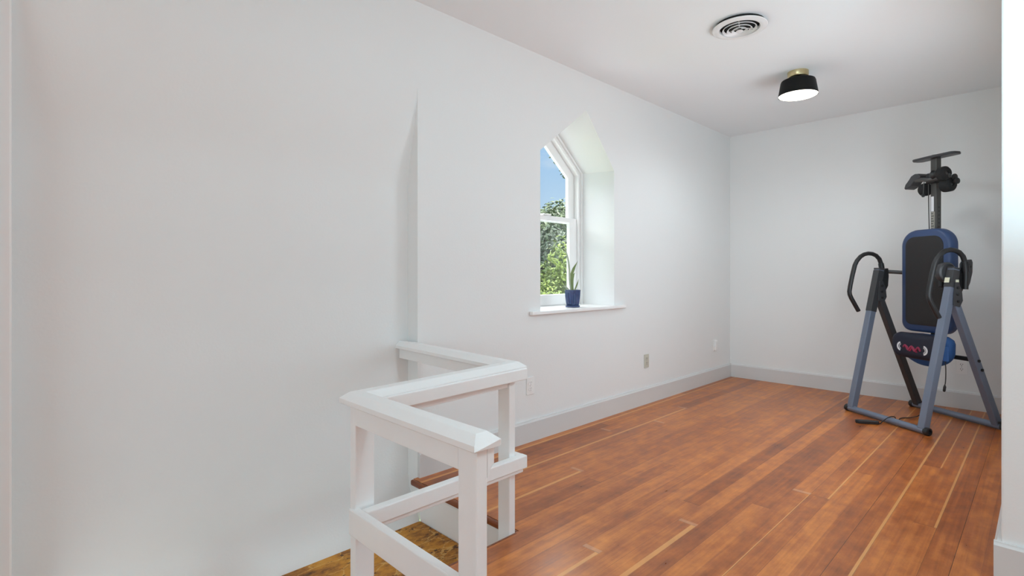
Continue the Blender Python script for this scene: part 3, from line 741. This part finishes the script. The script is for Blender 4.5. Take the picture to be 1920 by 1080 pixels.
def tree(name, label, cx, cy, zc, rx, rz, nl, size, mat, trunk=True, seed=1, group=None, shell_bias=.55):
    rnd = random.Random(seed)
    o = thing(name, label, 'tree' if 'tree' in name else 'hedge', (cx, cy, gz), 0, group)
    vs, fs = [], []
    lumps = []
    for i in range(26):
        v = Vector((rnd.gauss(0,1), rnd.gauss(0,1), rnd.gauss(0,1))).normalized()
        k = rnd.uniform(.45, .80)
        lumps.append((Vector((v.x*rx*k, v.y*rx*k, v.z*rz*k)), rnd.uniform(.22, .42)))
    for i in range(nl):
        c, lr = rnd.choice(lumps)
        v = Vector((rnd.gauss(0,1), rnd.gauss(0,1), rnd.gauss(0,1))).normalized()
        p = c + Vector((v.x*rx*lr, v.y*rx*lr, v.z*rz*lr*1.1))*rnd.uniform(shell_bias, 1.0) + Vector((0,0,zc-gz))
        if p.z < .05: continue
        nrm = (v + Vector((rnd.uniform(-1,1), rnd.uniform(-1,1), rnd.uniform(-.4,1)))*.9).normalized()
        t = nrm.cross(Vector((rnd.uniform(-1,1), rnd.uniform(-1,1), rnd.uniform(-1,1)))).normalized(); b = nrm.cross(t)
        L = size*rnd.uniform(.7, 1.3); Wd = L*.5
        q = len(vs); mid = nrm*(L*.10)
        vs += [p - t*L*.5, p - b*Wd*.5 + mid*-.5, p + t*L*.5 - mid, p + b*Wd*.5 + mid*-.5, p + mid*.3]
        fs += [(q, q+1, q+4), (q+1, q+2, q+4), (q+2, q+3, q+4), (q+3, q, q+4)]
    MB().add(vs, fs).build('foliage', mat, o)
    if trunk:
        tb = MB(); hgt = zc - gz
        tb.tube([(0,0,0), (.03, .02, hgt*.4), (-.04, .03, hgt*.75), (0, 0, hgt*1.0)], [.20, .15, .10, .05], 10)
        for l, lr in lumps[:12]:
            tb.tube([(0, 0, hgt*.62), tuple(l*.5 + Vector((0,0,hgt*.95))), tuple(l + Vector((0,0,hgt)))], [.06, .035, .012], 6)
        tb.build('trunk', M['bark'], o, smooth=True)
    return o
tree('broadleaf_tree', 'dense green tree seen through the lower sash above the hedge', 8.1, 7.15, .80, 1.25, 1.40, 13000, .13, M['leaf_dark'], seed=3)
tree('tall_tree', 'lighter leafy treetop seen against the sky in the upper sash', 11.95, 10.6, 1.80, 1.45, 1.95, 9000, .16, M['leaf_mid'], seed=5)
tree('garden_hedge', 'bright lime green shrub at the bottom of the window view', 5.8, 4.98, .38, .80, 1.15, 9000, .075, M['leaf_lime'], seed=8)
tree('overhanging_tree', 'tree whose twigs hang into the sky at the top of the window', 10.3, 8.12, 4.1, .72, 1.15, 1300, .10, M['leaf_dark'], seed=12)

# ================================================================== LIGHT
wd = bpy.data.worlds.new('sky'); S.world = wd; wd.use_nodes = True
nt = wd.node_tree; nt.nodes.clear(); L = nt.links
out = nt.nodes.new('ShaderNodeOutputWorld'); bg = nt.nodes.new('ShaderNodeBackground')
tc = nt.nodes.new('ShaderNodeTexCoord'); k = NT(nt)
sp = nt.nodes.new('ShaderNodeSeparateXYZ'); L.new(tc.outputs['Generated'], sp.inputs[0])
grad = k.ramp(sp.outputs[2], [(0.0, (.80, .88, .95)), (0.10, (.58, .77, .97)), (0.30, (.30, .56, .93)), (1.0, (.10, .27, .70))])
mp = nt.nodes.new('ShaderNodeMapping'); mp.inputs['Scale'].default_value = (1.5, 1.5, 4.5)
L.new(tc.outputs['Generated'], mp.inputs['Vector'])
cl_ = k.noise(mp.outputs['Vector'], 2.6, 6, .6)
cm = k.ramp(cl_, [(.48, (0,0,0)), (.68, (1,1,1))])
col = k.mix(k.m('MULTIPLY', cm, .55), grad, (1.0, 1.0, 1.0))
# sky brightened above the window view, added to light sill and ceiling
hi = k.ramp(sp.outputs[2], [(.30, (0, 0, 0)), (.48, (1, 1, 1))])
# brighter unseen sky band, added for the sheen on the floor
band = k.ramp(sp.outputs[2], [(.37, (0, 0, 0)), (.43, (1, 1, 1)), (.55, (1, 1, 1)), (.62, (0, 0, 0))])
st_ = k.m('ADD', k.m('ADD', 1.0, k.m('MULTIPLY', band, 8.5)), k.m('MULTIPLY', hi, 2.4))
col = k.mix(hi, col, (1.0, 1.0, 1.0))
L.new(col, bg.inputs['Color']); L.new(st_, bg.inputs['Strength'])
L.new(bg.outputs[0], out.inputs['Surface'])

def light(name, kind, loc, rot, energy, col=(1,1,1), **kw):
    d = bpy.data.lights.new(name, kind); d.energy = energy; d.color = col
    for k_, v in kw.items(): setattr(d, k_, v)
    o = bpy.data.objects.new(name, d); COL.objects.link(o); o.location = loc; o.rotation_euler = rot; return o
so = light('sun', 'SUN', (0, 0, 10), (0, 0, 0), 9, (1, .98, .95), angle=.01)
so.rotation_euler = Vector((-.45, .30, -.84)).to_track_quat('-Z', 'Y').to_euler()
# fill lights added in unseen wall openings, no window known there
COOL = (.615, .862, .94)
light('rear_fill_light', 'AREA', (.3, YN-.02, 1.45), (math.radians(90), 0, 0), 0.01, COOL, shape='RECTANGLE', size=3.8, size_y=1.5)
light('near_fill_light', 'AREA', (XN-.05, -.55, 1.45), (math.radians(90), 0, math.radians(-90)), 74, COOL, shape='RECTANGLE', size=3.7, size_y=1.5)
light('side_fill_light', 'AREA', (3.7, .03, 1.3), (math.radians(90), 0, 0), 20.5, (.73, .90, 1.0), shape='RECTANGLE', size=1.18, size_y=1.28)  # added to brighten the alcove from its hidden wall
# upward fill lights added out of view to bounce off the ceiling
light('ceiling_bounce_fill', 'AREA', (1.75, -.45, 1.15), (PI, 0, 0), 33, (.56, .87, 1.0), shape='DISK', size=.4)
light('ceiling_bounce_fill', 'AREA', (-1.5, -2.5, 1.25), (PI, 0, 0), 0.01, COOL, shape='DISK', size=.4)
light('overhead_fill', 'AREA', (1.35, -.55, H-.03), (0, 0, 0), 19, COOL, shape='DISK', size=.35)  # downward fill added out of view, no fixture here
# lamp bulb below its diffuser
light('ceiling_lamp_bulb', 'SPOT', (4.235, 1.285, H-.19), (0, 0, 0), 33, (.86, .95, 1.0), spot_size=math.radians(176), spot_blend=0.6, shadow_soft_size=.13)
# stair lamp below, warm
light('stairwell_lamp', 'POINT', (.35, 2.1, -.06), (0, 0, 0), 0.45, (1, .78, .5), shadow_soft_size=.06)

# ================================================================== CAMERA
cam = bpy.data.cameras.new('camera'); co = bpy.data.objects.new('camera', cam); COL.objects.link(co)
co.location = (0, 0, CAM_H); co.rotation_euler = (PI/2, 0, math.radians(45.508 - 90))
cam.sensor_width = 36; cam.lens = 982.4/1920*36; cam.shift_y = -26.84/1920; cam.clip_start = .02; cam.clip_end = 200
S.camera = co
S.view_settings.view_transform = 'Standard'; S.view_settings.look = 'None'; S.view_settings.gamma = 1
S.view_settings.use_curve_mapping = False; S.view_settings.exposure = -0.03
S.cycles.max_bounces = 12; S.cycles.diffuse_bounces = 8; S.cycles.glossy_bounces = 4; S.cycles.transparent_max_bounces = 8
